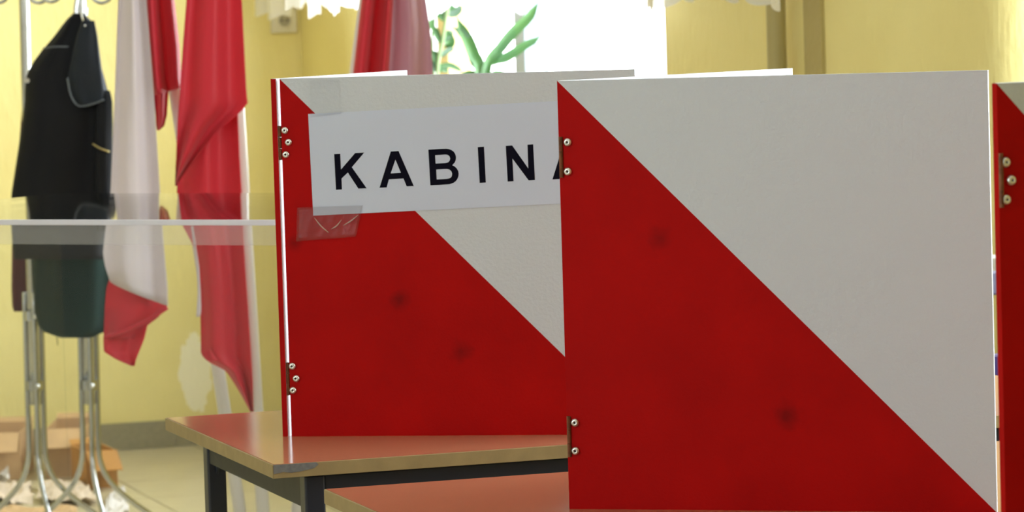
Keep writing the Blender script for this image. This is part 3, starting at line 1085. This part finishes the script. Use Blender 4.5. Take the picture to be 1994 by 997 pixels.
part(jk, 'yoke_piping', tube(smooth_path([aty(84, 94, JY - 0.070), aty(108, 91, JY - 0.078), aty(133, 91, JY - 0.080)], 5), 0.0016, 8), M['piping'], smooth=True)
part(jk, 'pocket_zip', tube(smooth_path([aty(180, 280, JY - 0.103), aty(195, 289, JY - 0.109), aty(213, 296, JY - 0.103)], 5), 0.0022, 8), M['zip'], smooth=True)
part(jk, 'button', tube([aty(53, 157, JY - 0.08), aty(53, 157, JY - 0.088)], 0.006, 14), M['steel'])
part(jk, 'hanging_loop', tube(smooth_path([aty(158, 26, JY - 0.03), aty(161, 38, JY - 0.05), aty(166, 51, JY - 0.085)], 5), 0.0026, 8), M['chrome'], smooth=True)
gc = thing('green_coat', 'dark green coat hanging below the black jacket on the coat stand', 'coat', aty(140, 655, RY - 0.135))
part(gc, 'body', garment([(170, 90, 190), (300, 72, 208), (480, 66, 214), (560, 64, 214), (610, 68, 213), (640, 76, 210), (652, 92, 200), (658, 118, 176)],
                         RY - 0.135, 0.045, folds=0.008, fw=5, seed=2.1), M['green_cloth'], smooth=True)
part(gc, 'loose_thread', tube(smooth_path([aty(110, 655, RY - 0.14), aty(112, 664, RY - 0.14), aty(112, 672, RY - 0.14)], 4), 0.001, 6), M['green_cloth'])
mc = thing('maroon_coat', 'maroon garment hanging behind the leftmost coat stand column', 'coat', aty(45, 605, RY + 0.10))
part(mc, 'body', garment([(190, 44, 66), (300, 36, 74), (400, 27, 78), (480, 23, 80), (560, 22, 76), (600, 24, 70), (607, 27, 62)],
                         RY + 0.11, 0.05, folds=0.006, fw=5, seed=1.1), M['maroon_cloth'], smooth=True)

# ------------------------------------------------------------------ cartons and packing paper on the floor
def carton(label, px0, px1, py_top, yfront, deep, m, skew=0.0):
    a = aty(px0, 900, yfront); b = aty(px1, 900, yfront)
    h = aty((px0 + px1) / 2, py_top, yfront).z
    o = Vector((a.x, yfront, 0))
    ex = Vector((b.x - a.x, skew, 0)); L = ex.length; ex.normalize()
    ey = Vector((-ex.y, ex.x, 0))
    c = thing('cardboard_carton', label, 'carton', o, 'cartons against the back wall')
    t = 0.004
    part(c, 'panel', box_vf(o, ex * L, ey * t, ZUP * h), m)
    part(c, 'panel', box_vf(o + ey * (deep - t), ex * L, ey * t, ZUP * h), m)
    part(c, 'panel', box_vf(o + ey * t, ex * t, ey * (deep - 2 * t), ZUP * h), m)
    part(c, 'panel', box_vf(o + ey * t + ex * (L - t), ex * t, ey * (deep - 2 * t), ZUP * h), m)
    part(c, 'bottom', box_vf(o + ey * t + ex * t, ex * (L - 2 * t), ey * (deep - 2 * t), ZUP * t), m)
    fo = o + ZUP * h
    part(c, 'flap', box_vf(fo, ex * L, -ey * 0.07 - ZUP * 0.05, -ey * 0.002 + ZUP * 0.003), m)
    part(c, 'flap', box_vf(fo + ey * (deep - t), ex * L, ey * 0.03 + ZUP * 0.012, ZUP * 0.003), m)
    return c


carton('flattened brown carton at the far left against the back wall', -130, 40, 846, 10.62, 0.30, M['carton'], 0.0)
carton('brown carton between the two chrome coat stands by the wall', 88, 166, 836, 10.64, 0.30, M['carton'], 0.0)
carton('orange-brown carton behind the right coat stand leg', 168, 226, 880, 10.35, 0.20, M['carton_dark'], 0.03)


def crumple(name, label, pts, m, seed, h=0.03, group=None):
    """a crumpled sheet lying on the floor between four floor pixels"""
    tl, tr, br, bl = [onz(x, y, 0) for x, y in pts]
    n = 14
    v = []
    for j in range(n + 1):
        for i in range(n + 1):
            s, t = i / n, j / n
            p = (tl * (1 - s) + tr * s) * (1 - t) + (bl * (1 - s) + br * s) * t
            q = Vector((p.x * 14, p.y * 14, seed))
            e = noise.noise(q) * 0.5 + 0.5
            e2 = abs(noise.noise(q * 2.7))
            p = p + Vector((noise.noise(q + Vector((9, 0, 0))) * 0.012, noise.noise(q + Vector((0, 9, 0))) * 0.02, 0.001 + h * (e + e2 * 0.5)))
            v.append(p)
    W = n + 1
    zmin = min(p.z for p in v)
    v = [Vector((p.x, p.y, p.z - zmin + 0.0003)) for p in v]
    f = [(j * W + i, j * W + i + 1, (j + 1) * W + i + 1, (j + 1) * W + i) for j in range(n) for i in range(n)]
    k = len(v)
    v += [p + Vector((0, 0, 0.0008)) for p in v]
    f2 = [tuple(a + k for a in q[::-1]) for q in f]
    rim = list(range(W)) + [j * W + n for j in range(1, n + 1)] + [n * W + i for i in range(n - 1, -1, -1)] + [j * W for j in range(n - 1, 0, -1)]
    f = f + f2 + [(a, b, b + k, a + k) for a, b in zip(rim, rim[1:] + rim[:1])]
    c = (tl + tr + br + bl) / 4
    return single(name, (v, f), m, (c.x, c.y, 0), label, 'paper', group)


PG = 'packing paper on the floor'
crumple('packing_paper', 'pale crumpled packing paper at the far left of the floor', [(-60, 952), (60, 950), (66, 982), (-60, 984)], M['kraft'], 1.0, 0.045, PG)
crumple('packing_paper', 'pale crumpled packing paper between the coat stand legs', [(80, 950), (160, 948), (192, 986), (74, 984)], M['kraft'], 4.0, 0.05, PG)
crumple('packing_paper', 'brownish crumpled paper under the crossing coat stand legs', [(-40, 994), (150, 994), (150, 1030), (-50, 1030)], M['carton'], 7.0, 0.03, PG)
crumple('packing_paper', 'whitish crumpled paper right of the right coat stand', [(206, 972), (244, 966), (254, 1014), (204, 1016)], M['pale'], 11.0, 0.06, PG)
crumple('packing_paper', 'small white paper scrap at the left edge of the floor', [(-20, 940), (18, 940), (18, 948), (-20, 949)], M['pale'], 14.0, 0.09, PG)

# ------------------------------------------------------------------ wall socket
sp_ = onplane(551.5, 40, room(0, 0, 0), V)
sw = -(sp_ - CORNER).dot(U)
sz = sp_.z
so = thing('wall_socket', 'ivory square power socket on the yellow back wall', 'socket', room(0, sw, sz))
part(so, 'cover_plate', rbox(0.0, 0.012, sw - 0.043, sw + 0.043, sz - 0.040, sz + 0.040), M['socket'], bevel=0.004)
c0 = room(0.0125, sw, sz)


def ring_disc(c, r0, r1, d, n=28):
    """dished round insert facing the room"""
    v, f = [], []
    for r, dd in ((r1, 0.0), (r0, d), (r0 * 0.01, d)):
        for k in range(n):
            a = 2 * PI * k / n
            v.append(c + U * (r * math.cos(a)) + ZUP * (r * math.sin(a)) - V * (-dd))
    for i in range(2):
        for k in range(n):
            f.append((i * n + k, i * n + (k + 1) % n, (i + 1) * n + (k + 1) % n, (i + 1) * n + k))
    return v, f


rim_ = tube([c0 - V * 0.0, c0 - V * 0.004], [0.026, 0.024], 28)
part(so, 'rim', rim_, M['socket'], smooth=False)
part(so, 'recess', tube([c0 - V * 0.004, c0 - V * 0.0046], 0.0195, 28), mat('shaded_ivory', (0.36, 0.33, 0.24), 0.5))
for dx in (-0.0095, 0.0095):
    p = c0 + U * dx - V * 0.0046
    part(so, 'pin_hole', tube([p, p - V * 0.0008], 0.0034, 12), M['dark'])
p = c0 + ZUP * 0.009 - V * 0.0046
part(so, 'earth_pin', tube([p, p - V * 0.008], 0.0024, 12), M['steel'], smooth=True)

# ------------------------------------------------------------------ lace curtain in front of the window wall
def lace(band):
    v, f = [], []
    t0, t1, zt = 0.06, 4.45, 3.08
    zm = 1.46
    nc, nr = 900, 10
    for i in range(nc + 1):
        t = t0 + (t1 - t0) * i / nc
        wob = 0.025 * math.sin(t * 26) + 0.012 * math.sin(t * 61 + 1)
        # scalloped hem: irregular pointed lobes
        ph = t / 0.21
        fr = ph - math.floor(ph)
        k = math.floor(ph)
        hgt = 0.030 + 0.016 * math.sin(k * 2.3)
        sc1 = abs(math.sin(PI * ph)) ** 0.7 * hgt + 0.012 * abs(math.sin(PI * ph * 3))
        # hem height: hangs 1.343 m at its lowest
        zb = 1.393 - sc1 - 0.004 * (t - 0.5)
        for j in range(nr + 1):
            z = (zm + (zb - zm) * j / nr) if band else (zt + (zm - zt) * j / nr)
            v.append(room(t, 0.15 + wob * (0.5 + 0.5 * (zt - z) / (zt - 1.35)), z))
    W = nr + 1
    for i in range(nc):
        for j in range(nr):
            f.append((i * W + j, (i + 1) * W + j, (i + 1) * W + j + 1, i * W + j + 1))
    return v, f


lc = thing('lace_curtain', 'white lace curtain with scalloped hem across the top of the window', 'curtain', room(2.2, 0.15, 1.35))
part(lc, 'lace_border', lace(True), M['lace'], smooth=True)
part(lc, 'net', lace(False), M['sheer'], smooth=True)
part(lc, 'curtain_rail', tube([room(0.03, 0.15, 3.09), room(4.5, 0.15, 3.09)], 0.012, 12), M['frame_white'], smooth=True)
for t in (0.1, 2.2, 4.4):
    part(lc, 'rail_bracket', rbox(t - 0.01, t + 0.01, 0.0, 0.15, 3.08, 3.10), M['frame_white'])

# ------------------------------------------------------------------ plants on the sill
def leaf(parent, pts, width, m, twist=0.0, seedv=0.0):
    pts = smooth_path(pts, 5)
    n = len(pts)
    v, f = [], []
    view = Vector((0.2, -1, 0.1)).normalized()
    for i, p in enumerate(pts):
        t = (pts[min(i + 1, n - 1)] - pts[max(i - 1, 0)]).normalized()
        side = t.cross(view).normalized()
        nn = side.cross(t)
        s = i / (n - 1)
        w_ = width * (0.25 + 0.75 * math.sin(PI * min(1, s * 0.85 + 0.12))) * (1 if s < 0.8 else max(0.04, (1 - s) / 0.2))
        for k in (-1, -0.5, 0, 0.5, 1):
            v.append(p + side * (k * w_ / 2) + nn * (w_ * 0.22 * abs(k) + twist * k * w_ * s))
    for i in range(n - 1):
        for k in range(4):
            a = i * 5 + k
            f.append((a, a + 1, a + 6, a + 5))
    kk = len(v)
    v += [p + Vector((0, 0.0006, 0)) for p in v]
    f += [tuple(q + kk for q in r[::-1]) for r in f[:]]
    return part(parent, 'leaf', (v, f), m, smooth=True)


def pot(root, c, r, h):
    part(root, 'pot', tube([c, c + ZUP * h * 0.82, c + ZUP * h * 0.82, c + ZUP * h], [r * 0.72, r * 0.95, r * 1.05, r * 1.07], 28), M['terracotta'])
    part(root, 'soil', tube([c + ZUP * h, c + ZUP * (h + 0.003)], r * 0.92, 24), M['soil'])


t_a = twin(868)
PY1 = room(t_a, 0.02, 0).y - 0.03
pa = aty(852, 143, PY1)
pl1 = thing('leafy_plant', 'leafy potted plant with upright pale stem on the sill beside the flag', 'plant', Vector((pa.x + 0.02, PY1, SILL)), 'plants on the window sill')
pot(pl1, Vector((pa.x + 0.02, PY1, SILL)), 0.075, 0.13)
stem1 = [Vector((pa.x + 0.005, PY1, SILL + 0.12)), aty(852, 143, PY1), aty(862, 80, PY1), aty(870, 30, PY1), aty(877, -30, PY1), aty(880, -90, PY1)]
part(pl1, 'stem', tube(smooth_path(stem1, 5), 0.0055, 10), M['stem'], smooth=True)
stem2 = [Vector((pa.x, PY1 + 0.03, SILL + 0.12)), aty(842, 100, PY1 + 0.03), aty(846, 40, PY1 + 0.03), aty(848, 10, PY1 + 0.03)]
part(pl1, 'stem', tube(smooth_path(stem2, 5), 0.0035, 8), M['stem'], smooth=True)
PX = lambda pts, dy=0.0: [aty(x, y, PY1 + dy + 0.01 * k) for k, (x, y) in enumerate(pts)]
for pts, wd, m in (
        ([(872, 30), (885, 22), (901, 12)], 0.020, 'leaf_grey'), ([(868, 40), (858, 28), (840, 18)], 0.018, 'leaf'),
        ([(866, 42), (862, 30), (852, 22)], 0.014, 'leaf_grey'), ([(873, 18), (884, 6), (891, -8)], 0.018, 'leaf'),
        ([(864, 62), (872, 74), (875, 86), (866, 92)], 0.020, 'leaf'), ([(858, 84), (850, 66), (848, 52)], 0.012, 'leaf'),
        ([(861, 80), (872, 68), (882, 60)], 0.014, 'leaf_grey'), ([(858, 110), (870, 100), (886, 94)], 0.010, 'leaf_grey'),
        ([(853, 125), (848, 110), (842, 98)], 0.014, 'leaf'), ([(855, 128), (878, 128), (904, 141)], 0.010, 'leaf'),
        ([(853, 138), (862, 134), (874, 140)], 0.012, 'leaf'), ([(850, 140), (846, 128), (842, 118)], 0.020, 'leaf_grey'),
        ([(872, 20), (862, 8), (858, -10)], 0.014, 'leaf'), ([(878, -20), (892, -30), (905, -28)], 0.018, 'leaf'),
        ([(845, 60), (840, 48), (842, 36)], 0.012, 'leaf')):
    leaf(pl1, PX(pts), wd * 1.6, M[m], 0.1)

t_b = twin(940)
PY2 = room(t_b, 0.02, 0).y - 0.03
pb = aty(940, 160, PY2)
pl2 = thing('strap_leaf_plant', 'potted plant with long narrow leaves spreading in front of the bright window', 'plant', Vector((pb.x, PY2, SILL)), 'plants on the window sill')
pot(pl2, Vector((pb.x, PY2, SILL)), 0.075, 0.13)
root = Vector((pb.x, PY2, SILL + 0.125))
QX = lambda pts, dy=0.0: [root] + [aty(x, y, PY2 + dy * k) for k, (x, y) in enumerate(pts)]
for pts, wd, m in (
        ([(934, 140), (922, 108), (910, 78), (898, 55), (888, 28)], 0.024, 'leaf'),
        ([(936, 150), (924, 120), (912, 84), (896, 62), (877, 52)], 0.020, 'leaf_grey'),
        ([(945, 140), (975, 92), (1000, 62), (1026, 38), (1040, 18), (1051, 0)], 0.021, 'leaf'),
        ([(948, 138), (962, 118), (985, 112), (1020, 90), (1042, 78), (1055, 66)], 0.019, 'leaf'),
        ([(942, 146), (968, 105), (984, 82), (996, 58)], 0.014, 'leaf'),
        ([(930, 160), (900, 150), (870, 170)], 0.018, 'leaf'), ([(950, 160), (990, 150), (1020, 175)], 0.018, 'leaf')):
    leaf(pl2, QX(pts, 0.004), wd * 1.4, M[m], 0.15)

# ------------------------------------------------------------------ chair glimpsed between the two near booths
cp = aty(1940, 540, 5.95)
chb = Vector((cp.x, 5.95, 0))
ch = thing('school_chair', 'school chair with dark blue back slats glimpsed between the two right booths', 'chair', chb)
hw = 0.17
cu, cv = U, V


def cb(u0, u1, v0, v1, z0, z1):
    return box_vf(chb + cu * u0 + cv * v0 + ZUP * z0, cu * (u1 - u0), cv * (v1 - v0), ZUP * (z1 - z0))


part(ch, 'back_slat', cb(-hw, hw, -0.008, 0.008, 0.842, 0.882), M['slate_plastic'], bevel=0.004)
part(ch, 'back_slat', cb(-hw, hw, -0.008, 0.008, 0.566, 0.744), M['indigo_plastic'], bevel=0.004)
part(ch, 'seat', cb(-hw, hw, 0.03, 0.40, 0.43, 0.45), M['indigo_plastic'], bevel=0.006)
for u0 in (-hw - 0.011, hw + 0.011):
    b_ = chb + cu * u0
    part(ch, 'rear_leg', tube([b_ - cv * 0.02, b_ + ZUP * 0.45, b_ + ZUP * 0.89], 0.0105, 10), M['frame_black'], smooth=True)
    part(ch, 'front_leg', tube([b_ + cv * 0.42, b_ + cv * 0.38 + ZUP * 0.42], 0.0105, 10), M['frame_black'], smooth=True)
    part(ch, 'seat_rail', tube([b_ + cv * 0.01 + ZUP * 0.422, b_ + cv * 0.385 + ZUP * 0.422], 0.0095, 10), M['frame_black'], smooth=True)
